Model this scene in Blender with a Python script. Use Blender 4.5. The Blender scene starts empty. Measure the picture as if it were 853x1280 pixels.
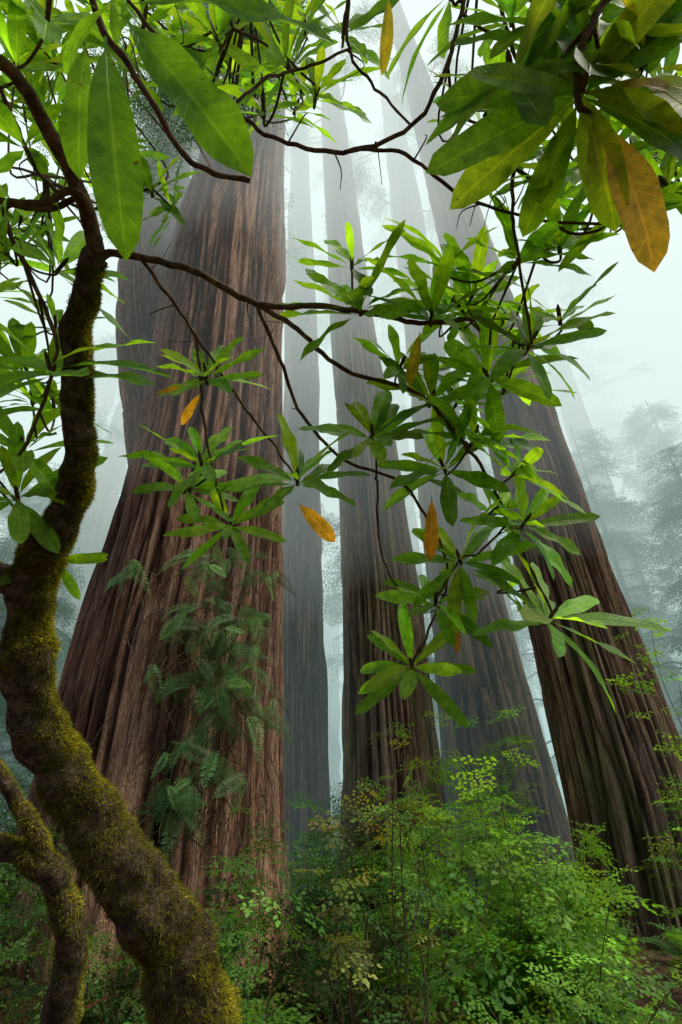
import bpy, math, time, numpy as np
from mathutils import Vector, noise as mn
rng=np.random.default_rng(7)
scene=bpy.context.scene
# ---------------- camera ----------------
PITCH=math.radians(31.0); EYE=1.6; FPX=604.0
cam=bpy.data.cameras.new("camera"); camo=bpy.data.objects.new("camera",cam); scene.collection.objects.link(camo)
camo.location=(0,0,EYE); camo.rotation_euler=(math.pi/2+PITCH,0,0)
cam.sensor_fit='VERTICAL'; cam.sensor_height=36; cam.lens=36*FPX/1280; cam.clip_start=.02; cam.clip_end=2000
scene.camera=camo
cF=np.array([0,math.cos(PITCH),math.sin(PITCH)]);cU=np.array([0,-math.sin(PITCH),math.cos(PITCH)]);cR=np.array([1.,0,0])
def bearing(u,v): return cF+cR*(u-426.5)/FPX+cU*(640-v)/FPX
def P(u,v,t): return np.array([0,0,EYE])+t*bearing(u,v)     # surveyed point: bearing + range
def PD(u,v,D):
    d=bearing(u,v); return np.array([0,0,EYE])+d*(D/d[1])
def unit(a): a=np.asarray(a,float); return a/(np.linalg.norm(a,axis=-1,keepdims=True)+1e-12)
# ---------------- mesh helpers ----------------
class MB:
    def __init__(s): s.v=[];s.q=[];s.c=[];s.uv=[];s.n=0
    def add(s,v,q,c=(1,1,1),uv=None):
        v=np.asarray(v,float);m=len(v)
        s.v.append(v);s.q.append(np.asarray(q,int)+s.n);s.n+=m
        c=np.asarray(c,float)
        s.c.append(np.broadcast_to(c,(m,3)) if c.ndim==1 else c)
        s.uv.append(np.zeros((m,2)) if uv is None else uv)
    def obj(s,name,mat,parent=None,smooth=True):
        v=np.concatenate(s.v);q=np.concatenate(s.q);c=np.concatenate(s.c);uv=np.concatenate(s.uv)
        me=bpy.data.meshes.new(name)
        me.vertices.add(len(v));me.vertices.foreach_set("co",v.ravel().astype(np.float32))
        me.loops.add(q.size);me.loops.foreach_set("vertex_index",q.ravel().astype(np.int32))
        me.polygons.add(len(q));me.polygons.foreach_set("loop_start",np.arange(0,q.size,4,dtype=np.int32))
        me.polygons.foreach_set("loop_total",np.full(len(q),4,dtype=np.int32))
        me.polygons.foreach_set("use_smooth",np.full(len(q),smooth))
        me.update(calc_edges=True)
        a=me.attributes.new("tint",'FLOAT_COLOR','POINT');a.data.foreach_set("color",np.c_[c,np.ones(len(c))].ravel().astype(np.float32))
        a=me.attributes.new("luv",'FLOAT_VECTOR','POINT');a.data.foreach_set("vector",np.c_[uv,np.zeros(len(c))].ravel().astype(np.float32))
        me.materials.append(mat)
        o=bpy.data.objects.new(name,me);scene.collection.objects.link(o)
        if parent: o.parent=parent
        return o
def empty(name):
    o=bpy.data.objects.new(name,None);scene.collection.objects.link(o);return o
def catmull(p,r,n):
    p=np.asarray(p,float);r=np.asarray(r,float)
    pp=np.vstack([2*p[0]-p[1],p,2*p[-1]-p[-2]]);out=[];ro=[]
    for i in range(len(p)-1):
        a,b,c,d=pp[i:i+4]
        for k in range(n):
            t=k/n
            out.append(.5*((2*b)+(-a+c)*t+(2*a-5*b+4*c-d)*t*t+(-a+3*b-3*c+d)*t**3));ro.append(r[i]*(1-t)+r[i+1]*t)
    out.append(p[-1]);ro.append(r[-1]);return np.array(out),np.array(ro)
def tube(mb,p,r,seg=8,sub=5,bump=0.,freq=8.,c=(1,1,1),wob=0.):
    p,r=catmull(p,r,sub)
    if wob:
        for i in range(1,len(p)-1):
            p[i]+=np.array(mn.noise_vector(Vector(p[i]*freq)))*wob
    T=unit(np.gradient(p,axis=0));nrm=np.cross(T[0],[.3,.2,.9]);nrm=unit(nrm);N=[]
    for t in T:
        nrm=unit(nrm-t*np.dot(nrm,t));N.append(nrm)
    N=np.array(N);B=np.cross(T,N);a=np.linspace(0,2*np.pi,seg,endpoint=False)
    rad=np.repeat(r[:,None],seg,1)
    dirs=N[:,None]*np.cos(a)[None,:,None]+B[:,None]*np.sin(a)[None,:,None]
    if bump:
        for i in range(len(p)):
            for j in range(seg):
                q=Vector(p[i]+dirs[i,j]*r[i])
                rad[i,j]*=1+bump*(mn.noise(q*freq)+.5*mn.noise(q*freq*2.7))
    V=p[:,None]+dirs*rad[...,None];n=len(p)
    i,j=np.meshgrid(np.arange(n-1),np.arange(seg),indexing='ij')
    q=np.stack([i*seg+j,i*seg+(j+1)%seg,(i+1)*seg+(j+1)%seg,(i+1)*seg+j],-1).reshape(-1,4)
    mb.add(V.reshape(-1,3),q,c);return p,r,V,dirs
def inst(mb,tv,tq,M,pos,col,tuv=None):
    n=len(pos);k=len(tv)
    V=np.einsum('nij,kj->nki',M,tv)+pos[:,None]
    Q=(tq[None]+(np.arange(n)*k)[:,None,None]).reshape(-1,4)
    C=np.repeat(col,k,0)
    mb.add(V.reshape(-1,3),Q,C,None if tuv is None else np.tile(tuv,(n,1)))
def frame(d,n,s):
    d=unit(d);n=unit(n-d*np.sum(d*n,-1,keepdims=True));x=np.cross(d,n)
    return np.stack([x,d,n],-1)*np.asarray(s)[:,None,None]
# ---------------- materials ----------------
def newmat(name):
    m=bpy.data.materials.new(name);m.use_nodes=True;nt=m.node_tree
    for n in list(nt.nodes): nt.nodes.remove(n)
    return m,nt,nt.nodes.new("ShaderNodeOutputMaterial")
def N(nt,t,**k):
    n=nt.nodes.new(t)
    for a,b in k.items():
        if a in n.inputs.keys(): n.inputs[a].default_value=b
        else: setattr(n,a,b)
    return n
def math_(nt,op,a,b=None,clamp=False):
    n=nt.nodes.new("ShaderNodeMath");n.operation=op;n.use_clamp=clamp
    for i,x in enumerate((a,b)):
        if x is None: continue
        if isinstance(x,(int,float)): n.inputs[i].default_value=x
        else: nt.links.new(x,n.inputs[i])
    return n.outputs[0]
def ramp(nt,fac,stops):
    n=nt.nodes.new("ShaderNodeValToRGB");e=n.color_ramp.elements
    e[0].position,e[0].color=stops[0][0],(*stops[0][1],1);e[1].position,e[1].color=stops[-1][0],(*stops[-1][1],1)
    for p,c in stops[1:-1]:
        x=e.new(p);x.color=(*c,1)
    nt.links.new(fac,n.inputs[0]);return n.outputs[0]
def mixc(nt,f,a,b,mode='MIX'):
    n=nt.nodes.new("ShaderNodeMix");n.data_type='RGBA';n.blend_type=mode
    for i,x in ((0,f),(6,a),(7,b)):
        if isinstance(x,(int,float)): n.inputs[i].default_value=x
        elif isinstance(x,tuple): n.inputs[i].default_value=(*x,1)
        else: nt.links.new(x,n.inputs[i])
    return n.outputs[2]
def noise_(nt,scale,sc=(1,1,1),detail=5,rough=.6,dist=0.):
    g=nt.nodes.new("ShaderNodeNewGeometry");mp=nt.nodes.new("ShaderNodeMapping");mp.inputs['Scale'].default_value=sc
    nt.links.new(g.outputs['Position'],mp.inputs[0]);n=N(nt,"ShaderNodeTexNoise",Scale=scale,Detail=detail,Roughness=rough,Distortion=dist)
    nt.links.new(mp.outputs[0],n.inputs['Vector']);return n.outputs[0]
def bark_mat(name,dark,mid,light,moss,mossamt):
    m,nt,o=newmat(name)
    a=noise_(nt,6.5,(1,1,.08),3,.72,.4);b=noise_(nt,32,(1,1,.085),3,.8,.4);c=noise_(nt,1.1,(1,1,.3),3,.65)
    h=math_(nt,'ADD',math_(nt,'MULTIPLY',a,.5),math_(nt,'MULTIPLY',b,.5))
    at=N(nt,"ShaderNodeAttribute",attribute_name="tint");sx=nt.nodes.new("ShaderNodeSeparateColor");nt.links.new(at.outputs['Color'],sx.inputs[0])
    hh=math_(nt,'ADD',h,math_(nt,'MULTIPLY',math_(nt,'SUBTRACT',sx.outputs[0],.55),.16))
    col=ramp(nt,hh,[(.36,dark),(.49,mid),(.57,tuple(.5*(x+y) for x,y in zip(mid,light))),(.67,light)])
    big=ramp(nt,c,[(.3,(.52,.55,.6)),(.7,(1.3,1.13,.98))])
    col=mixc(nt,1.,col,big,'MULTIPLY')
    mm=noise_(nt,1.6,(1,1,.22),4,.75)
    mf=math_(nt,'MULTIPLY',math_(nt,'SUBTRACT',mm,.62-mossamt),5,True);mf=math_(nt,'MULTIPLY',mf,.6)
    col=mixc(nt,mf,col,moss)
    p=N(nt,"ShaderNodeBsdfPrincipled",Roughness=.9);p.inputs['Specular IOR Level'].default_value=.1
    nt.links.new(col,p.inputs['Base Color'])
    bp=N(nt,"ShaderNodeBump",Strength=1.,Distance=.15);nt.links.new(h,bp.inputs['Height']);nt.links.new(bp.outputs[0],p.inputs['Normal'])
    nt.links.new(p.outputs[0],o.inputs[0]);return m
def leaf_mat(name,trans=.5,veins=True,rough=.38,tcol=(1.7,1.5,.6)):
    m,nt,o=newmat(name)
    at=N(nt,"ShaderNodeAttribute",attribute_name="tint");col=at.outputs['Color']
    p=N(nt,"ShaderNodeBsdfPrincipled",Roughness=rough);p.inputs['Specular IOR Level'].default_value=.2
    if veins:
        uv=N(nt,"ShaderNodeAttribute",attribute_name="luv");sx=nt.nodes.new("ShaderNodeSeparateXYZ");nt.links.new(uv.outputs['Vector'],sx.inputs[0])
        ax=math_(nt,'ABSOLUTE',sx.outputs[0])
        rib=math_(nt,'SUBTRACT',1.,math_(nt,'MULTIPLY',ax,9.),True)
        ph=math_(nt,'SUBTRACT',math_(nt,'MULTIPLY',sx.outputs[1],17.),math_(nt,'MULTIPLY',ax,1.7))
        sv=math_(nt,'ABSOLUTE',math_(nt,'SUBTRACT',math_(nt,'FRACT',ph),.5))
        sv=math_(nt,'SUBTRACT',1.,math_(nt,'MULTIPLY',sv,6.),True)
        sv=math_(nt,'MULTIPLY',sv,.35)
        v=math_(nt,'MAXIMUM',rib,sv)
        mot=noise_(nt,38,(1,1,1),3,.6)
        col=mixc(nt,1.,col,ramp(nt,mot,[(.3,(.65,.7,.7)),(.7,(1.35,1.25,1.1))]),'MULTIPLY')
        sp=noise_(nt,110,(1,1,1),3,.6)
        sf=math_(nt,'MULTIPLY',math_(nt,'SUBTRACT',sp,.655),12.,True)
        col=mixc(nt,sf,col,(.06,.035,.012))
        col=mixc(nt,math_(nt,'MULTIPLY',v,.6),col,mixc(nt,1.,col,(2.2,1.7,1.8),'MULTIPLY'))
        bp=N(nt,"ShaderNodeBump",Strength=.6,Distance=.003);nt.links.new(math_(nt,'SUBTRACT',1.,v),bp.inputs['Height']);nt.links.new(bp.outputs[0],p.inputs['Normal'])
    nt.links.new(col,p.inputs['Base Color'])
    tr=nt.nodes.new("ShaderNodeBsdfTranslucent");nt.links.new(mixc(nt,1.,col,tcol,'MULTIPLY'),tr.inputs[0])
    mx=N(nt,"ShaderNodeMixShader",Fac=trans);nt.links.new(p.outputs[0],mx.inputs[1]);nt.links.new(tr.outputs[0],mx.inputs[2])
    nt.links.new(mx.outputs[0],o.inputs[0]);return m
M_red=bark_mat("redwood_bark",(.019,.012,.008),(.18,.10,.063),(.48,.32,.21),(.13,.13,.045),.03)
M_red2=bark_mat("redwood_bark_mossy",(.02,.014,.01),(.18,.115,.072),(.45,.34,.22),(.13,.18,.045),.13)
M_leaf=leaf_mat("rhododendron_leaf",.55,rough=.45,tcol=(2.5,2.15,.6))
M_small=leaf_mat("understory_leaf",.45,False,.5)
M_con=leaf_mat("conifer_foliage",.35,False,.6,(1.3,1.3,.7))
def rough_mat(name,c1,c2,c3,s,attr=False,bd=.01,sc=(1,1,1)):
    m,nt,o=newmat(name);a=noise_(nt,s,sc,6,.75)
    col=ramp(nt,a,[(.38,c1),(.5,c2),(.64,c3)])
    p=N(nt,"ShaderNodeBsdfPrincipled",Roughness=.9);p.inputs['Specular IOR Level'].default_value=.2
    nt.links.new(col,p.inputs['Base Color']);b2=noise_(nt,s*3.5,sc,4,.75)
    bp=N(nt,"ShaderNodeBump",Strength=1.,Distance=bd);nt.links.new(b2,bp.inputs['Height']);nt.links.new(bp.outputs[0],p.inputs['Normal'])
    nt.links.new(p.outputs[0],o.inputs[0]);return m
M_rtrunk=rough_mat("rhododendron_bark",(.018,.012,.008),(.09,.06,.033),(.2,.15,.085),34,bd=.02)
M_twig=rough_mat("twig_bark",(.03,.02,.013),(.085,.055,.028),(.16,.11,.055),30,bd=.004)
M_ground=rough_mat("forest_floor",(.03,.016,.01),(.12,.055,.03),(.2,.11,.06),5,bd=.05)
# ---------------- ground ----------------
mb=MB();g=np.concatenate([-np.geomspace(500,1,45)[:-1],np.linspace(-1,1,3),np.geomspace(1,500,45)[1:]])
fine=np.unique(np.concatenate([g,np.arange(-14,24,.35)]));X,Y=np.meshgrid(fine,fine,indexing='ij')
def gz(x,y): return .12*mn.noise(Vector((x*.35,y*.35,0)))+.05*mn.noise(Vector((x*1.5,y*1.5,3)))
Z=np.vectorize(gz)(X,Y);n=len(fine);i,j=np.meshgrid(np.arange(n-1),np.arange(n-1),indexing='ij')
mb.add(np.stack([X,Y,Z],-1).reshape(-1,3),np.stack([i*n+j,(i+1)*n+j,(i+1)*n+j+1,i*n+j+1],-1).reshape(-1,4));mb.obj("ground",M_ground)
# ---------------- redwoods ----------------
def trunk_mesh(mb,edges,D,top=45,seg=300,dz=.16,depth=.07,k=9,seed=0,flare=.5):
    zs=[];xs=[];rs=[]
    for v,a,b in edges:
        A=PD(a,v,D);B=PD(b,v,D);zs.append(A[2]);xs.append((A[0]+B[0])/2);rs.append(abs(B[0]-A[0])/2*.985)
    o=np.argsort(zs);zs=np.array(zs)[o];xs=np.array(xs)[o];rs=np.array(rs)[o]
    z0=-.3
    if zs[0]>z0+.1:
        sl=(xs[1]-xs[0])/(zs[1]-zs[0]);sl=np.clip(sl,-.12,.12)
        xs=np.r_[xs[0]-sl*(zs[0]-z0),xs];rs=np.r_[rs[0]*(1+flare*.25),rs];zs=np.r_[z0,zs]
    sl=np.clip((xs[-1]-xs[-3])/(zs[-1]-zs[-3]),-.06,.06);h=max(top-zs[-1],1)
    xs=np.r_[xs,xs[-1]+sl*h];rs=np.r_[rs,max(rs[-1]-.018*h,rs[-1]*.4)];zs=np.r_[zs,zs[-1]+h]
    Z=[z0];
    while Z[-1]<top: Z.append(Z[-1]+dz*(1+max(Z[-1]-4,0)*.12))
    Z=np.array(Z);cx=np.interp(Z,zs,xs);R=np.interp(Z,zs,rs)
    for a in (cx,R):
        kk=np.array([1,2,3,2,1])/9.;p=np.pad(a,2,'edge');a[:]=np.convolve(p,kk,'valid')
    ang=np.linspace(0,2*np.pi,seg,endpoint=False);V=np.zeros((len(Z),seg,3));H=np.zeros((len(Z),seg))
    for i,z in enumerate(Z):
        for j,a in enumerate(ang):
            ca,sa=math.cos(a),math.sin(a)
            n1=mn.noise(Vector((ca*k+seed,sa*k,z*.26+mn.noise(Vector((ca*3,sa*3,z*.5+seed)))*.8)))
            n2=mn.noise(Vector((ca*k*2.6,sa*k*2.6+seed,z*.6)))
            n3=mn.noise(Vector((ca*1.6+seed,sa*1.6,z*.1)))
            n4=mn.noise(Vector((ca*k*.45+seed*2,sa*k*.45,z*.14)))
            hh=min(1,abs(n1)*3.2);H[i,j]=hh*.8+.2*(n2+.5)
            rr=R[i]+depth*(hh-.7)+depth*.5*n2+depth*1.1*n4+R[i]*(.07+.12*math.exp(-max(z,0)/1.6))*n3
            V[i,j]=(cx[i]+rr*ca,D+rr*sa,z)
    n=len(Z);i,j=np.meshgrid(np.arange(n-1),np.arange(seg),indexing='ij')
    mb.add(V.reshape(-1,3),np.stack([i*seg+j,i*seg+(j+1)%seg,(i+1)*seg+(j+1)%seg,(i+1)*seg+j],-1).reshape(-1,4),np.repeat(np.clip(H,0,1).reshape(-1,1),3,1))
    return Z,cx,R
def spray_template(nside=9,nl=9,lw=.028,ll=.085,seed=0,droop=.25,nm=14):
    r=np.random.default_rng(seed);V=[];Q=[]
    def leaf(p,d,L,W):
        d=unit(d);s=unit(np.cross(d,[0,0,1.]));b=len(V);nn=np.array([0,0,1.])*L*.25*r.normal()
        V.extend([p,p+d*L*.5+s*W+nn*.5,p+d*L+nn,p+d*L*.5-s*W+nn*.5]);Q.append([b,b+1,b+2,b+3])
    def twig(p,d,L,n,w):
        s=unit(np.cross(d,[0,0,1.]))
        b=len(V);V.extend([p-s*w,p+s*w,p+d*L+s*w*.3,p+d*L-s*w*.3]);Q.append([b,b+1,b+2,b+3])
        for i in range(n):
            t=(i+1)/n;q=p+d*L*t;sd=1 if i%2 else -1
            leaf(q,d*(.6+r.normal()*.15)+s*sd+np.array([0,0,r.normal()*.25]),ll*(1-.4*t)*r.uniform(.75,1.2),lw*r.uniform(.8,1.15))
        leaf(p+d*L,d,ll*.8,lw)
    twig(np.zeros(3),np.array([0,1.,0]),1.,nm,.006)
    for i in range(nside):
        t=(i+.7)/nside;sd=1 if i%2 else -1;p=np.array([0,t*.92,0])
        a=math.radians(r.uniform(38,65));twig(p,np.array([math.sin(a)*sd,math.cos(a),r.normal()*.12]),(.55*(1-t)**.7+.1)*r.uniform(.75,1.15),max(3,int(nl*(1.1-t*.7))),.004)
    V=np.array(V,float);V[:,2]-=droop*V[:,1]**2+.12*V[:,0]**2;return V,np.array(Q)
SPB=[spray_template(8,8,.036,.12,s) for s in range(4)]
SPL=[spray_template(5,5,.055,.18,s+30,.3,8) for s in range(4)]
SPC=[spray_template(11,10,.020,.10,s+10,.35) for s in range(4)]
def sprays(mb,tmpl,pos,d,n,size,col):
    pos=np.asarray(pos);idx=rng.integers(0,len(tmpl),len(pos))
    for k,(tv,tq) in enumerate(tmpl):
        m=idx==k
        if m.any(): inst(mb,tv,tq,frame(d[m],n[m],size[m]),pos[m],col[m])
def jitcol(base,n,v=.25,yel=.1):
    b=np.asarray(base)[None]*np.exp(rng.normal(0,v,(n,1)));b=b*(1+rng.normal(0,yel,(n,3))*[1,.3,.6]);return np.clip(b,.001,1)
def conifer_branch(mbw,mbf,start,az,L,rise=.1,droop=.35,col=(.035,.075,.03),size=.9,ns=14):
    t=np.linspace(0,1,8);d=np.array([math.cos(az),math.sin(az),0])
    pts=[np.asarray(start)+d*L*x+np.array([0,0,L*(rise*x-droop*x*x)])+rng.normal(0,.02*L,3)*(x>0) for x in t]
    tube(mbw,pts,np.linspace(.012*L+.01,.005,8),5,2)
    pts=np.array(pts);tt=rng.uniform(.15,1,ns);base=np.stack([np.interp(tt,t,pts[:,k]) for k in range(3)],-1)
    side=np.cross(d,[0,0,1]);sg=rng.choice([-1,1],ns)[:,None]
    dd=unit(d*rng.uniform(.3,1.1,(ns,1))+side*sg*rng.uniform(.2,1,(ns,1))+np.array([0,0,-1])*rng.uniform(.0,.6,(ns,1)))
    nn=unit(np.array([0,0,1.])+rng.normal(0,.3,(ns,3)))
    sprays(mbf,SPC,base,dd,nn,size*rng.uniform(.6,1.2,ns)*(1.15-.5*tt),jitcol(col,ns))
def redwood(specs,mat,branches=(),**kw):
    e=empty("unseen_shade_redwood");mb=MB()
    for s in specs: res=trunk_mesh(mb,*s[:2],**{**kw,**(s[2] if len(s)>2 else {})})
    mb.obj("trunk",mat,e)
    if len(branches):
        w=MB();f=MB()
        for (z,az,L,ns,size,col) in branches:
            Z,cx,R=res;x=np.interp(z,Z,cx);r=np.interp(z,Z,R);D=specs[-1][1]
            conifer_branch(w,f,(x+math.cos(az)*r*.9,D+math.sin(az)*r*.9,z),az,L,ns=ns,size=size,col=col)
        w.obj("limbs",mat,e);f.obj("foliage",M_con,e)
    return e,res
def rb(n,z0,z1,L0=2,L1=4.5,az=(0,6.28),ns=16,size=1.,col=(.05,.12,.035)):
    return [(rng.uniform(z0,z1),rng.uniform(*az),rng.uniform(L0,L1),ns,size,col) for _ in range(n)]
redwood([([(340,150,214),(450,152,222),(600,168,250),(800,170,260)],7.2,dict(seed=5,k=6,top=30)),
 ([(230,252,355),(300,224,355),(400,208,354),(500,192,353),(600,170,351),(700,142,350),(850,95,350),(950,72,350),(1060,42,352)],7.0,dict(top=34))],
 M_red,rb(44,14.5,28,1.2,3.4,(1.3,5.2),16,1.1,(.06,.16,.035)),seed=1,depth=.11,k=10,seg=380)
redwood([([(400,356,396),(700,352,402),(950,349,407)],12.5)],M_red,rb(10,20,34,2,4),seed=11,seg=180,k=6,dz=.3,depth=.08)
redwood([([(200,404,439),(400,415,465),(550,423,492),(750,429,524),(980,430,551)],10.5)],M_red2,rb(8,24,34,2,4),seed=21,seg=260,k=8,dz=.2,depth=.09)
redwood([([(200,484,514),(450,512,557),(650,530,600),(800,545,640),(1020,560,702)],12.)],M_red2,rb(10,24,34,2,4),seed=31,seg=220,k=7,dz=.2,depth=.09)
redwood([([(200,528,572),(500,603,680),(750,660,765),(1000,712,862),(1150,735,905)],9.)],M_red2,rb(8,26,34,2,4),seed=41,seg=320,k=9,dz=.18,depth=.1)
# background redwoods
for (x,y,r) in [(-11.5,19,.75),(-9.2,24,.6),(-14,21,.9),(6.2,19,.7),(3.9,24,1.0),(0.9,19,.55),(12.5,20,.8),(17,27,1.3),(-19,30,1.2),(9.5,28,1.1),(24,34,1.4),(-6,33,1.3),(-1.,38,1.2),(13.5,40,1.5),(-26,38,1.5)]:
    e=empty("unseen_shade_redwood");mb=MB()
    nz=26;Z=np.linspace(-.3,48,nz);pts=np.stack([x+.4*np.sin(Z*.05+x),np.full(nz,y),Z],-1)
    tube(mb,pts,r*(1.25*np.exp(-Z/2)*.35+1-.012*Z),28,2,.12,1.2);mb.obj("trunk",M_red,e)
    w=MB();f=MB()
    for _ in range(30 if y<30 else 12):
        z=rng.uniform(5 if y<30 else 8,36);az=rng.uniform(0,6.28)
        conifer_branch(w,f,(x+math.cos(az)*r*.6,y+math.sin(az)*r*.6,z),az,rng.uniform(2.,4.8),ns=13,size=1.6,col=(.03,.085,.035))
    w.obj("limbs",M_red,e);f.obj("foliage",M_con,e)
# unseen redwoods added behind the viewpoint to block low sky light
for (x,y,r) in [(-6,-5,1.3),(-1.5,-8,1.5),(-9.5,-1,1.4)]:
    e=empty("unseen_shade_redwood");mb=MB();Z=np.linspace(-.3,46,30);pts=np.stack([np.full(30,x),np.full(30,y)+.2*np.sin(Z*.1),Z],-1)
    tube(mb,pts,r*(1.25*np.exp(-Z/2)*.35+1-.012*Z),40,2,.12,1.2);mb.obj("trunk",M_red,e)
for (x,y,h) in [(11.5,13.5,12),(10.2,16.5,16),(14.5,17,18),(8.9,21,21),(-8.5,12,8),(-11,15,12),(-7,16,10)]:
    e=empty("young_conifer_tree");mb=MB();w=MB();f=MB()
    tube(mb,[(x,y,-.2),(x+.1,y,h*.5),(x,y,h)],[.16,.1,.02],10,6);mb.obj("trunk",M_twig,e)
    for _ in range(68):
        z=h*rng.uniform(.1,1)**.85;az=rng.uniform(0,6.28)
        conifer_branch(w,f,(x,y,z),az,(1-z/h)*3.+.6,rise=.1,ns=10,size=1.05,col=(.06,.18,.055))
    w.obj("limbs",M_twig,e);f.obj("foliage",M_con,e)
# ---------------- rhododendron ----------------
rh=empty("rhododendron_tree")
def leaf_template(W=.1,curve=.18,fold=.22,wave=.02,tw=0.,ny=12,nx=4,seed=0):
    r=np.random.default_rng(seed);V=[];UV=[];ph=r.uniform(0,6)
    for i in range(ny+1):
        y=i/ny;pet=.07
        yy=max(0,(y-pet)/(1-pet));w=W*(yy**.8*(1-yy)**.55)/.475 if yy>0 else 0
        w=max(w,.006 if y<.99 else .001)
        for j in range(nx+1):
            x=(j/nx*2-1);a=tw*y
            px=x*w;pz=fold*abs(px)-curve*y*y+wave*math.sin(y*14+ph+x*1.3)*abs(x)*w*6+ .10*y
            V.append([px*math.cos(a),y-.12*curve*y*y,pz+px*math.sin(a)]);UV.append([x,y])
    Q=[[i*(nx+1)+j,i*(nx+1)+j+1,(i+1)*(nx+1)+j+1,(i+1)*(nx+1)+j] for i in range(ny) for j in range(nx)]
    return np.array(V),np.array(Q),np.array(UV)
LT=[leaf_template(.11+.01*(s%3),.05+.09*(s%4),.15+.1*(s%2),.02+.012*(s%3),(-.3,.2,0,.35,-.15)[s%5],seed=s) for s in range(7)]
lmb=MB();bmb=MB();tmb=MB()
GREEN=(.112,.265,.022)
def put_leaf(pos,d,n,L,col,w=1.):
    k=rng.integers(0,len(LT));tv,tq,tuv=LT[k]
    tv=tv*np.array([w,1,1]);inst(lmb,tv,tq,frame(np.array([d]),np.array([n]),np.array([L])),np.array([pos]),np.array([col]),tuv)
def whorl(c,axis,L,n=10,col=GREEN,up=.3,w=1.,yellow=0.,spread=1.):
    axis=unit(axis);a=unit(np.cross(axis,[.3,.8,.1]));b=np.cross(axis,a);ph=rng.uniform(0,6.28)
    for i in range(n):
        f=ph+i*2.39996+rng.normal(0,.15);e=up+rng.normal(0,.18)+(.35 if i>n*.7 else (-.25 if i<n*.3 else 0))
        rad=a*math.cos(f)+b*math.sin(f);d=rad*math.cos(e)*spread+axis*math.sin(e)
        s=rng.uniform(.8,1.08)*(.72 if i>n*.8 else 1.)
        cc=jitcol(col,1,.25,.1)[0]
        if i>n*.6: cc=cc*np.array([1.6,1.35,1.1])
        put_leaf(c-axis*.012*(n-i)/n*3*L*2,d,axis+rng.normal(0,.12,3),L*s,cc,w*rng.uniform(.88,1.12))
    tube(bmb,[c-axis*.02*L*4,c+axis*.03,c+axis*.045],[.006,.006,.001],6,2)
BR=[]
def branch(pts,r0,r1,seg=9,wob=.006):
    w=[P(*p) for p in pts];r=np.linspace(r0,r1,len(pts))
    p,r,_,_=tube(bmb,w,r,seg,7,.18,30,wob=wob);BR.append(np.c_[p,r]);return p
tp=[P(252,1330,1.36),P(238,1270,1.36),P(205,1160,1.4),P(120,1030,1.44),P(62,930,1.46),P(38,830,1.46),P(38,735,1.46),P(75,650,1.46),P(100,575,1.45),P(98,490,1.44),P(97,400,1.43),P(122,318,1.42)]
tp=[(-.05,1.75,-.1),(-.28,1.7,.35)]+tp
tr=[.16,.13,.108,.102,.09,.078,.072,.066,.062,.050,.044,.040,.038,.036]
tpp,trr,TV,TD=tube(tmb,tp,tr,56,16,.3,10,wob=.014)
tube(tmb,[P(40,730,1.46),P(10,725,1.45),P(-40,690,1.42),P(-90,600,1.4)],[.05,.042,.03,.025],20,8,.15,12)
tp2=[(-1.02,1.9,-.1),P(60,1330,1.75),P(78,1260,1.75),P(88,1170,1.75),P(62,1090,1.75),P(20,1062,1.75),P(-60,1050,1.75)]
_,_,TV2,TD2=tube(tmb,tp2,[.085,.068,.058,.05,.046,.036,.03],24,10,.28,12,wob=.012)
_,_,TV3,TD3=tube(tmb,[P(75,1100,1.76),P(42,1040,1.76),P(12,985,1.76),P(-20,930,1.78)],[.034,.028,.022,.017],16,8,.2,12,wob=.01)
tmb.obj("trunk",M_rtrunk,rh)
branch([(122,320,1.42),(150,318,1.42),(240,338,1.42),(322,380,1.42),(400,383,1.42),(470,392,1.42),(535,405,1.4),(600,400,1.38),(650,430,1.36)],.012,.005)
branch([(322,380,1.42),(372,412,1.44),(430,462,1.46),(520,490,1.47),(565,535,1.47),(612,600,1.46),(640,660,1.46),(690,765,1.42)],.008,.004)
branch([(322,380,1.42),(350,450,1.46),(378,520,1.5),(432,575,1.52),(500,602,1.52),(540,660,1.5),(560,720,1.5),(535,790,1.46),(515,830,1.44)],.006,.0035)
branch([(175,322,1.42),(215,375,1.46),(245,420,1.5),(300,500,1.52),(345,560,1.52),(370,600,1.5)],.006,.0035)
branch([(245,420,1.5),(252,480,1.5),(256,540,1.5),(270,600,1.48),(285,660,1.48)],.005,.0035)
branch([(122,320,1.42),(108,262,1.35),(70,180,1.25),(20,95,1.15),(-40,50,1.1)],.025,.013)
branch([(125,300,1.4),(100,240,1.3),(50,256,1.3),(-30,245,1.3)],.011,.009)
branch([(100,245,1.34),(60,262,1.34),(5,262,1.34),(40,350,1.36),(62,400,1.38),(70,450,1.4),(30,560,1.42),(-10,600,1.42)],.008,.004)
branch([(108,-40,.95),(125,30,.98),(170,95,1.0),(228,190,1.04),(270,216,1.05),(312,226,1.06)],.008,.0055)
branch([(160,0,1.1),(210,60,1.1),(290,135,1.12),(350,175,1.14),(430,190,1.15),(515,158,1.15),(560,80,1.12),(582,-10,1.1),(600,-80,1.1)],.0045,.0055)
branch([(430,190,1.15),(500,190,1.15),(560,232,1.15),(610,258,1.15),(690,278,1.15)],.0045,.0035)
branch([(440,-40,1.2),(436,60,1.2),(470,110,1.2),(515,158,1.15)],.004,.003)
branch([(290,135,1.12),(330,100,1.15),(380,85,1.2),(440,60,1.2)],.004,.003)
branch([(312,-30,1.3),(290,30,1.3),(340,60,1.3),(400,110,1.3)],.005,.003)
branch([(900,-60,.95),(800,-40,.93),(740,30,.9),(722,110,.9),(742,160,.9)],.009,.006)
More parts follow.
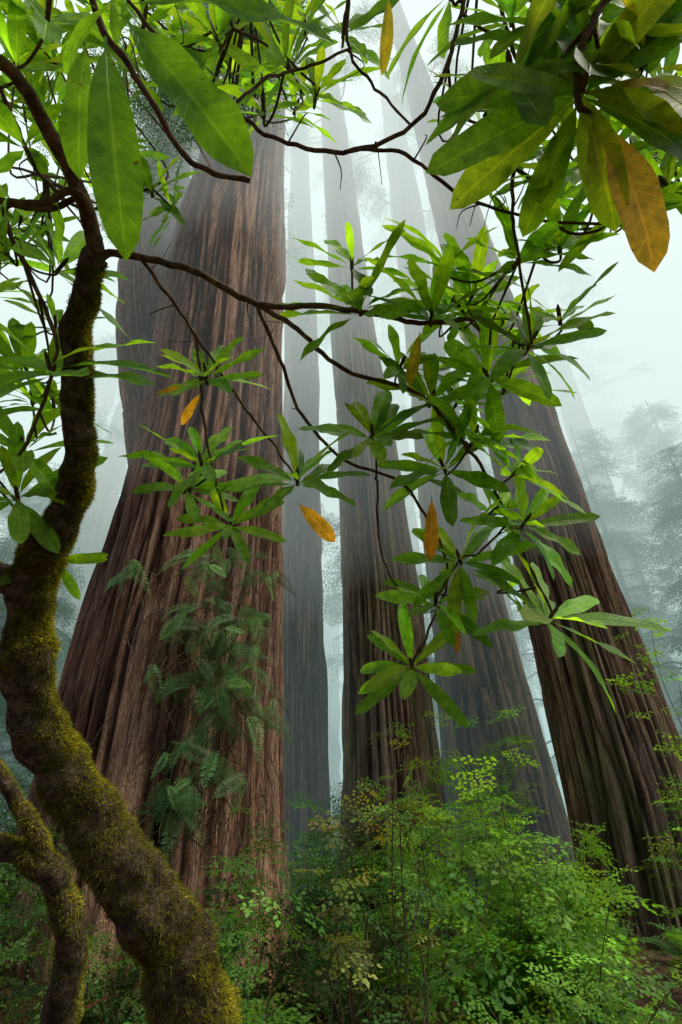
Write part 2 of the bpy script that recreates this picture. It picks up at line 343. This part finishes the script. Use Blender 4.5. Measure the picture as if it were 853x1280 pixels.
branch([(740,30,.9),(690,90,.95),(650,170,1.0),(640,260,1.1),(648,320,1.2),(665,430,1.3)],.005,.0035)
branch([(640,650,1.46),(600,690,1.48),(575,700,1.48),(545,750,1.46)],.004,.003)
branch([(470,600,1.52),(470,560,1.5),(462,545,1.5)],.004,.003)
branch([(472,600,1.52),(475,680,1.52),(500,735,1.5),(560,745,1.48)],.004,.003)
branch([(0,110,1.2),(30,180,1.3),(60,230,1.4),(110,260,1.4),(190,235,1.5)],.006,.004)
branch([(920,250,1.2),(850,230,1.3),(760,280,1.35),(690,310,1.35),(640,330,1.35)],.006,.004)
allb=np.concatenate(BR)
def W(u,v,t,px,n=10,tilt=None,twig=True,**k):
    c=P(u,v,t)
    ax=np.array([rng.normal(0,.45),-.75,rng.uniform(-.1,.8)]) if tilt is None else np.asarray(tilt,float)*[1,1,.45]+rng.normal(0,.12,3)
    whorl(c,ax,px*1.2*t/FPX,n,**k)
    if twig:
        j=np.argmin(np.linalg.norm(allb[:,:3]-c,axis=1)+.0);s=allb[j,:3]
        if .015<np.linalg.norm(s-c):
            a=unit(ax);m=(s+c)/2-a*.25*np.linalg.norm(s-c)
            tube(bmb,[s,m,c-a*.03,c],[min(.004,allb[j,3]),.0035,.0035,.004],7,5,.1,40)
data=[(450,385,1.42,102,15,(-.2,-.75,1.4)),(540,395,1.4,98,15,(.1,-.9,1.3)),(650,322,1.3,88,13,None),(662,432,1.34,88,14,(.2,-1,.6)),(466,545,1.5,80,13,(-.1,-.9,.7)),
(258,470,1.5,72,14,(0,-.8,.8)),(252,580,1.48,84,14,(-.1,-.7,.9)),(372,600,1.5,80,14,(.1,-.9,.7)),(288,655,1.48,70,12,(0,-1,.5)),(592,548,1.47,92,15,(.3,-.6,1)),(235,610,1.5,70,10,None),
(555,585,1.52,80,12,None),(645,590,1.44,80,13,(.6,-.5,.8)),(655,655,1.46,82,13,(.3,-.8,.9)),(575,700,1.48,80,13,(0,-.7,.8)),(545,752,1.46,72,12,(-.2,-.8,.8)),
(688,772,1.42,112,13,(.5,-.6,.9)),(515,832,1.44,78,14,(0,-1,.6)),(632,735,1.5,62,9,None),(610,470,1.5,85,12,None),(500,460,1.55,60,9,None),(590,370,1.55,80,12,None),(560,330,1.45,85,12,(.1,-.6,1)),
(540,500,1.55,75,11,None),(700,400,1.4,70,10,None),(615,640,1.52,70,10,None),(440,330,1.42,70,8,(0,-.6,1.4)),
(62,458,1.4,130,13,(.1,-.8,.8)),(22,620,1.42,95,11,(.2,-.8,.7)),(75,335,1.5,95,12,None),(190,240,1.5,65,12,None),(215,262,1.55,60,9,None),(30,560,1.5,90,11,None),(70,700,1.5,60,7,(.3,-.8,.1)),
(355,78,1.2,90,13,None),(270,45,1.3,85,12,None),(395,118,1.3,75,12,None),(330,140,1.3,60,10,None),(430,40,1.3,70,11,None),(235,110,1.35,75,11,None),(120,190,1.4,75,10,None),
(30,180,1.3,85,12,None),(20,80,1.2,100,12,None),(60,20,1.1,110,12,None),(10,320,1.4,90,11,None),(180,30,1.3,90,11,None),
(640,20,1.1,105,12,None),(560,-10,1.1,95,11,None),(820,30,1.0,120,12,None),(690,215,1.05,85,12,None),(760,270,1.15,80,11,None),(835,235,1.1,75,11,None),(850,180,1.1,85,10,None),(745,205,1.2,80,10,None),(610,140,1.25,70,8,None),(700,310,1.25,70,10,None)]
for d in data:
    W(*d[:5],tilt=d[5])
for _ in range(26): W(rng.uniform(-20,400),rng.uniform(-20,150),rng.uniform(1.5,2.3),rng.uniform(50,75),11)
for _ in range(12): W(rng.uniform(-20,90),rng.uniform(150,520),rng.uniform(1.6,2.2),rng.uniform(50,75),11)
for _ in range(20): W(rng.uniform(600,870),rng.uniform(-20,260),rng.uniform(1.3,2.0),rng.uniform(55,85),11)
for _ in range(8): W(rng.uniform(540,660),rng.uniform(340,640),rng.uniform(1.6,1.9),rng.uniform(55,75),11)
DKG=(.085,.19,.016)
W(728,112,.9,170,16,tilt=(.05,-.6,-.7),col=DKG,up=-.1,w=1.3)
W(745,60,.95,155,13,tilt=(.1,-.5,.6),col=DKG,up=.1,w=1.25)
W(640,95,.95,115,10,tilt=(-.4,-.8,.3),col=DKG,up=.1,w=1.2)
W(800,90,.95,140,11,tilt=(.3,-.8,.1),col=(.14,.20,.02),up=.05,w=1.25)
W(690,30,1.0,130,11,tilt=(-.1,-.8,.1),col=DKG,up=.05,w=1.2)
def L2(a,b,nrm,col=GREEN,w=1.2):
    A=P(*a);B=P(*b);put_leaf(A,B-A,-cF+.3*np.asarray(nrm)+rng.normal(0,.12,3),np.linalg.norm(B-A),col,w)
G2=(.085,.21,.017)
L2((150,18,.62),(318,215,.60),(.3,.6,1),G2,1.1);L2((132,45,.62),(152,308,.58),(.4,1,.3),G2,1.1);L2((108,50,.66),(95,222,.64),(-.3,1,.3),G2,1.05)
L2((165,5,.62),(425,8,.6),(0,.5,1),G2,.8);L2((120,10,.66),(20,-40,.62),(0,.6,1),G2,1.2);L2((345,-30,.7),(235,10,.7),(0,.8,1),G2,1.1)
L2((140,0,.64),(150,60,.63),(0,0,1),G2,1.1);L2((140,5,.64),(60,75,.66),(0,0,1),G2,1.1)
L2((752,150,.9),(838,328,.86),(0,0,0),(.40,.26,.045),1.75);L2((762,122,.9),(905,165,.88),(0,-1,.6),(.25,.23,.03),1.2);L2((755,110,.9),(880,95,.88),(0,-.8,.8),(.36,.27,.04),1.2)
L2((745,140,.9),(748,250,.88),(-.5,-1,.4),(.2,.2,.03),1.1)
L2((486,-5,1.1),(484,82,1.1),(.2,-1,.2),(.28,.26,.04),1.1);L2((372,628,1.5),(420,678,1.48),(0,-1,.7),(.42,.24,.04),1.3);L2((525,415,1.4),(512,480,1.38),(.3,-1,0),(.26,.23,.04),1.2)
L2((540,620,1.5),(536,702,1.48),(.4,-1,0),(.28,.14,.03),1.1);L2((250,480,1.5),(196,494,1.5),(0,-1,.9),(.36,.2,.03),1.1);L2((252,490,1.5),(226,532,1.5),(0,-1,.9),(.36,.2,.03),1.1)
L2((560,735,1.5),(578,822,1.48),(.6,-1,0),(.12,.06,.02),.8)
for _ in range(40):
    j=rng.integers(0,len(allb));s=allb[j,:3];d=unit(rng.normal(0,1,3)+np.array([0,0,.2]));L=rng.uniform(.05,.13)
    tube(bmb,[s,s+d*L*.5+rng.normal(0,.018,3),s+d*L+rng.normal(0,.035,3)],[.0022,.0015,.0008],5,4)
bmb.obj("branches",M_twig,rh);lmb.obj("leaves",M_leaf,rh)
# moss
mm=MB();BL=np.array([[-.12,0,0],[.12,0,0],[.05,.6,.08],[-.05,.6,.08],[.0,1,.25],[0.01,1,.25]]);BQ=np.array([[0,1,2,3],[3,2,5,4]])
for V_,D_,cnt,lo in ((TV,TD,130000,-.42),(TV2,TD2,22000,-.25),(TV3,TD3,5000,-.15)):
    n,s,_=V_.shape;i=rng.integers(0,n-1,cnt);j=rng.integers(0,s,cnt);f=rng.random((cnt,1));g2=rng.random((cnt,1))
    p=(V_[i,j]*(1-f)+V_[i+1,j]*f)*(1-g2)+(V_[i,(j+1)%s]*(1-f)+V_[i+1,(j+1)%s]*f)*g2;d=D_[i,j]
    nz=np.array([mn.noise(Vector(q*7))+.6*mn.noise(Vector(q*19)) for q in p])
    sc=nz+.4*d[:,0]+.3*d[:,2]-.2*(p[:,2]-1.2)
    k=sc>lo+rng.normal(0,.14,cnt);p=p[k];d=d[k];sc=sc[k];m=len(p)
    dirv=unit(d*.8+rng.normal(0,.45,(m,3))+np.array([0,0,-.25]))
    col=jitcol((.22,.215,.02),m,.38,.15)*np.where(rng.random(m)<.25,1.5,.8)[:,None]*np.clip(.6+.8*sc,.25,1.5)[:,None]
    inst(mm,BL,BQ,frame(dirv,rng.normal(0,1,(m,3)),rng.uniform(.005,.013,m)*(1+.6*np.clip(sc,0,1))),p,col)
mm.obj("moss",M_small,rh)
# ---------------- ferns on the big redwood ----------------
def frond_template(n=18,seed=0,droop=.6,pw=.017,wl=.22):
    r=np.random.default_rng(seed);V=[];Q=[];bx=r.normal()*.15
    def pt(y): return np.array([bx*y*y,y*(1-.15*y),.25*y-droop*y*y])
    for i in range(n):
        y=(i+1)/n;p=pt(y);L=wl*math.sin(math.pi*min(1,(y*.9+.12)))**.8*(1-.3*y)
        for sd in (-1,1):
            b=len(V);a=p;e=p+np.array([sd*L,L*.35,-L*.15+r.normal()*.02]);w=np.array([0,pw,0]);mid=(a+e)/2
            V.extend([a-w*.7,mid-w*1.1,e,mid+w*1.1]);Q.append([b,b+1,b+2,b+3])
    for i in range(8):
        a,c=pt(i/8),pt((i+1)/8);b=len(V);w=np.array([.006,0,0]);V.extend([a-w,a+w,c+w,c-w]);Q.append([b,b+1,b+2,b+3])
    return np.array(V),np.array(Q)
FR=[frond_template(22,s,.35+.15*s,.014) for s in range(6)]
FRB=[frond_template(34,s+20,.35+.15*s,.008,.17) for s in range(6)]
fm=MB();ps=[];dd=[];nn=[];sz=[]
for _ in range(66):
    u=rng.normal(275,36);v=690+310*rng.random()**1.15;c=PD(u,v,5.48)
    for _ in range(rng.integers(2,7)):
        a=rng.normal(0,1.3)
        d=np.array([math.sin(a),-.3+rng.normal(0,.2),-.5+rng.normal(0,.5)]);ps.append(c+rng.normal(0,.06,3));dd.append(unit(d));nn.append([rng.normal(0,.4),-1.0,rng.uniform(-.2,.9)]);sz.append(rng.uniform(.2,.5))
ps,dd,nn,sz=map(np.array,(ps,dd,nn,sz))
sprays(fm,FR,ps,dd,nn,sz,jitcol((.11,.215,.068),len(ps),.5));fm.obj("hanging_fern",M_small)
dm=MB()
for _ in range(300):
    u=rng.normal(250,40);v=rng.uniform(720,1050);c=PD(u,v,5.5)
    e=c+np.array([rng.normal(0,.14),rng.normal(-.05,.06),-rng.uniform(.1,.5)]);tube(dm,[c,(c+e)/2+rng.normal(0,.04,3),e],[.006,.005,.002],4,3)
dm.obj("dead_twigs",M_twig)
# ---------------- understory ----------------
def shrub(name,x,y,h,rad,nst,nsp,col,size,tm=SPB,flat=.5,low=.25,mat=None):
    e=empty(name);w=MB();f=MB();P_=[];D_=[];N_=[];S_=[];T_=[]
    for s in range(nst):
        a=rng.uniform(0,6.28);q=rng.uniform(.2,1)*rad;hh=h*rng.uniform(.5,1.08)*(1-.25*q/rad)
        b=np.array([x+rng.normal(0,.08),y+rng.normal(0,.08),-.1]);tt=np.linspace(0,1,6)
        pts=np.stack([b[0]+math.cos(a)*q*tt**1.4,b[1]+math.sin(a)*q*tt**1.4,b[2]+hh*tt],-1)+rng.normal(0,.05,(6,3))*(tt[:,None]>0)
        tube(w,pts,np.linspace(.009,.002,6),5,3)
        k=max(2,nsp//nst);t2=low+(1-low)*rng.random(k);t2[0]=1.;t2[1]=.97
        bs=np.stack([np.interp(t2,tt,pts[:,m]) for m in range(3)],-1);az=rng.uniform(0,6.28,k)
        P_.append(bs);D_.append(np.stack([np.cos(az),np.sin(az),rng.normal(.15,.25,k)],-1));T_.append(t2)
    P_=np.concatenate(P_);D_=unit(np.concatenate(D_));T_=np.concatenate(T_);n=len(P_)
    N_=unit(np.array([0,0,1.])+rng.normal(0,flat*.7,(n,3)))
    sprays(f,tm,P_,D_,N_,size*rng.uniform(.6,1.2,n)*(1.1-.35*T_),jitcol(col,n,.42,.14))
    w.obj("stems",M_twig,e);f.obj("foliage",mat or M_small,e)
LG=(.145,.30,.028);MG=(.08,.18,.024);DG=(.045,.10,.02);OL=(.13,.15,.028)
for a in [(.3,3.6,2.3,.4,9,60,DG,.24,SPL),(.05,3.9,2.2,.45,8,60,OL,.24,SPL),(-.1,4.3,1.6,.6,9,110,DG,.34),(.75,4.3,1.7,.6,8,110,MG,.4,SPL),(1.3,4.6,2.05,.75,10,150,LG,.5,SPB),(1.8,5.2,2.1,.8,10,140,LG,.5),(1.55,4.4,1.6,.6,8,80,LG,.4,SPL),
 (-.5,3.4,1.4,.5,8,90,MG,.3,SPL),(-.9,4.2,1.5,.6,8,120,MG,.38),(-.6,4.6,1.7,.5,8,90,DG,.36,SPL),(.1,2.7,1.15,.5,8,70,DG,.25,SPL),(.7,3.0,1.1,.5,8,80,MG,.28,SPL),(1.2,3.4,1.15,.55,8,90,LG,.34),(1.6,3.9,1.1,.5,8,80,DG,.34,SPL),
 (-1.7,4.3,1.45,.6,9,130,DG,.38),(-1.25,3.9,1.3,.5,8,90,DG,.32,SPL),(-2.3,4.6,1.5,.7,9,130,DG,.4),(2.3,6.0,1.5,.6,8,110,MG,.42),(-3.5,5.7,1.9,.8,9,130,MG,.44),(0.3,5.6,1.6,.8,9,130,MG,.44),(1.2,6.6,2.5,.9,9,140,LG,.55),
 (-.25,2.2,.85,.4,7,50,DG,.2,SPL),(.5,2.4,.8,.4,7,50,MG,.2,SPL),(1.1,2.8,.85,.4,7,60,DG,.22,SPL),(-.75,2.9,1.0,.35,7,50,DG,.24,SPL)]:
    shrub("huckleberry_bush",*a)
shrub("maple_sapling",2.0,7.6,3.5,.9,6,80,LG,.6,low=.45)
shrub("maple_sapling",3.75,5.6,2.9,.7,5,60,LG,.44,low=.5)
shrub("maple_sapling",3.9,6.2,4.6,.6,5,34,LG,.42,SPL,low=.6)
for (x,y) in [(-4.5,9),(-7,11),(-3,14),(.5,12),(-.2,9.5),(2.2,14),(6,13),(8,10),(7,17),(-10,15),(0,18),(4,20)]:
    shrub("understory_bush",x,y,rng.uniform(1.6,2.6),1.3,9,110,MG,.8)
RB=(.20,.07,.032)
for (x,y,s,c) in [(2.9,4.6,.75,MG),(3.5,5.2,.8,MG),(2.4,4.3,.6,MG),(1.5,3.1,.55,LG),(-.3,2.6,.5,MG),(-1.6,3.3,.85,RB),(-1.2,3.1,.8,RB),(-2.0,3.5,.95,RB),(-2.5,3.6,.95,RB),(-1.5,2.8,.7,RB),(3.9,7.,.7,MG),(4.9,6.5,.7,MG),(-1.0,2.9,.5,DG),(2.0,3.7,.5,DG),(-3.6,6,.9,MG)]:
    f=MB();n=34;az=rng.uniform(0,6.28,n);d=np.stack([np.cos(az),np.sin(az),rng.uniform(.3,1.6,n)],-1)
    sprays(f,FRB if c is RB else FR,np.tile([x,y,.02],(n,1))+rng.normal(0,.03,(n,3)),unit(d),np.tile([0,0,1.],(n,1)),s*rng.uniform(.7,1.2,n),jitcol(c,n,.35));f.obj("sword_fern" if c is not RB else "dry_bracken_fern",M_small)
# ---------------- mist ----------------
def glow_mistmat(name,dens,rad):
    m=bpy.data.materials.new(name);m.use_nodes=True;nt=m.node_tree
    for n in list(nt.nodes): nt.nodes.remove(n)
    o=nt.nodes.new("ShaderNodeOutputMaterial");a=N(nt,"ShaderNodeVolumeAbsorption",Density=dens);a.inputs['Color'].default_value=(0,0,0,1)
    e=N(nt,"ShaderNodeEmission",Strength=dens);e.inputs['Color'].default_value=(*rad,1)  # emission put into the fog in place of sky light it would scatter
    s=nt.nodes.new("ShaderNodeAddShader");nt.links.new(a.outputs[0],s.inputs[0]);nt.links.new(e.outputs[0],s.inputs[1]);nt.links.new(s.outputs[0],o.inputs['Volume']);return m
def glow_mist(name,lo,hi,dens,rad):
    m=glow_mistmat(name,dens,rad)
    v=np.array([[x,y,z] for z in (lo[2],hi[2]) for x,y in ((lo[0],lo[1]),(hi[0],lo[1]),(hi[0],hi[1]),(lo[0],hi[1]))],float)
    q=[[3,2,1,0],[4,5,6,7],[0,1,5,4],[1,2,6,5],[2,3,7,6],[3,0,4,7]];mb=MB();mb.add(v,q);mb.obj(name,m,smooth=False)
glow_mist("glow_mist",(-150,9.8,-1),(150,190,70),.036,(.42,.61,.59))
glow_mist("glow_mist",(-149,4.9,5.5),(149,189,69),.017,(.90,1.06,1.02))
glow_mist("glow_mist",(-148,5.0,12),(148,188,68),.036,(1.05,1.16,1.11))  # higher fog layers given a brighter glow than the low one
# ---------------- light ----------------
EL=math.radians(62);AZ=math.radians(100)   # azimuth from +Y toward +X
w=bpy.data.worlds.new("World");scene.world=w;w.use_nodes=True;nt=w.node_tree
bg=nt.nodes['Background'];sk=nt.nodes.new("ShaderNodeTexSky");sk.sky_type='NISHITA';sk.sun_disc=False;sk.sun_elevation=EL;sk.sun_rotation=AZ
nt.links.new(sk.outputs[0],bg.inputs[0]);bg.inputs[1].default_value=.15
sl=bpy.data.lights.new("sun",'SUN');sl.energy=5;sl.angle=math.radians(36);sl.color=(1,.93,.78)
so=bpy.data.objects.new("sun",sl);scene.collection.objects.link(so)
sd=Vector((math.sin(AZ)*math.cos(EL),math.cos(AZ)*math.cos(EL),math.sin(EL)));so.rotation_euler=sd.to_track_quat('Z','Y').to_euler()
scene.view_settings.view_transform='Standard';scene.view_settings.look='None';scene.view_settings.exposure=0
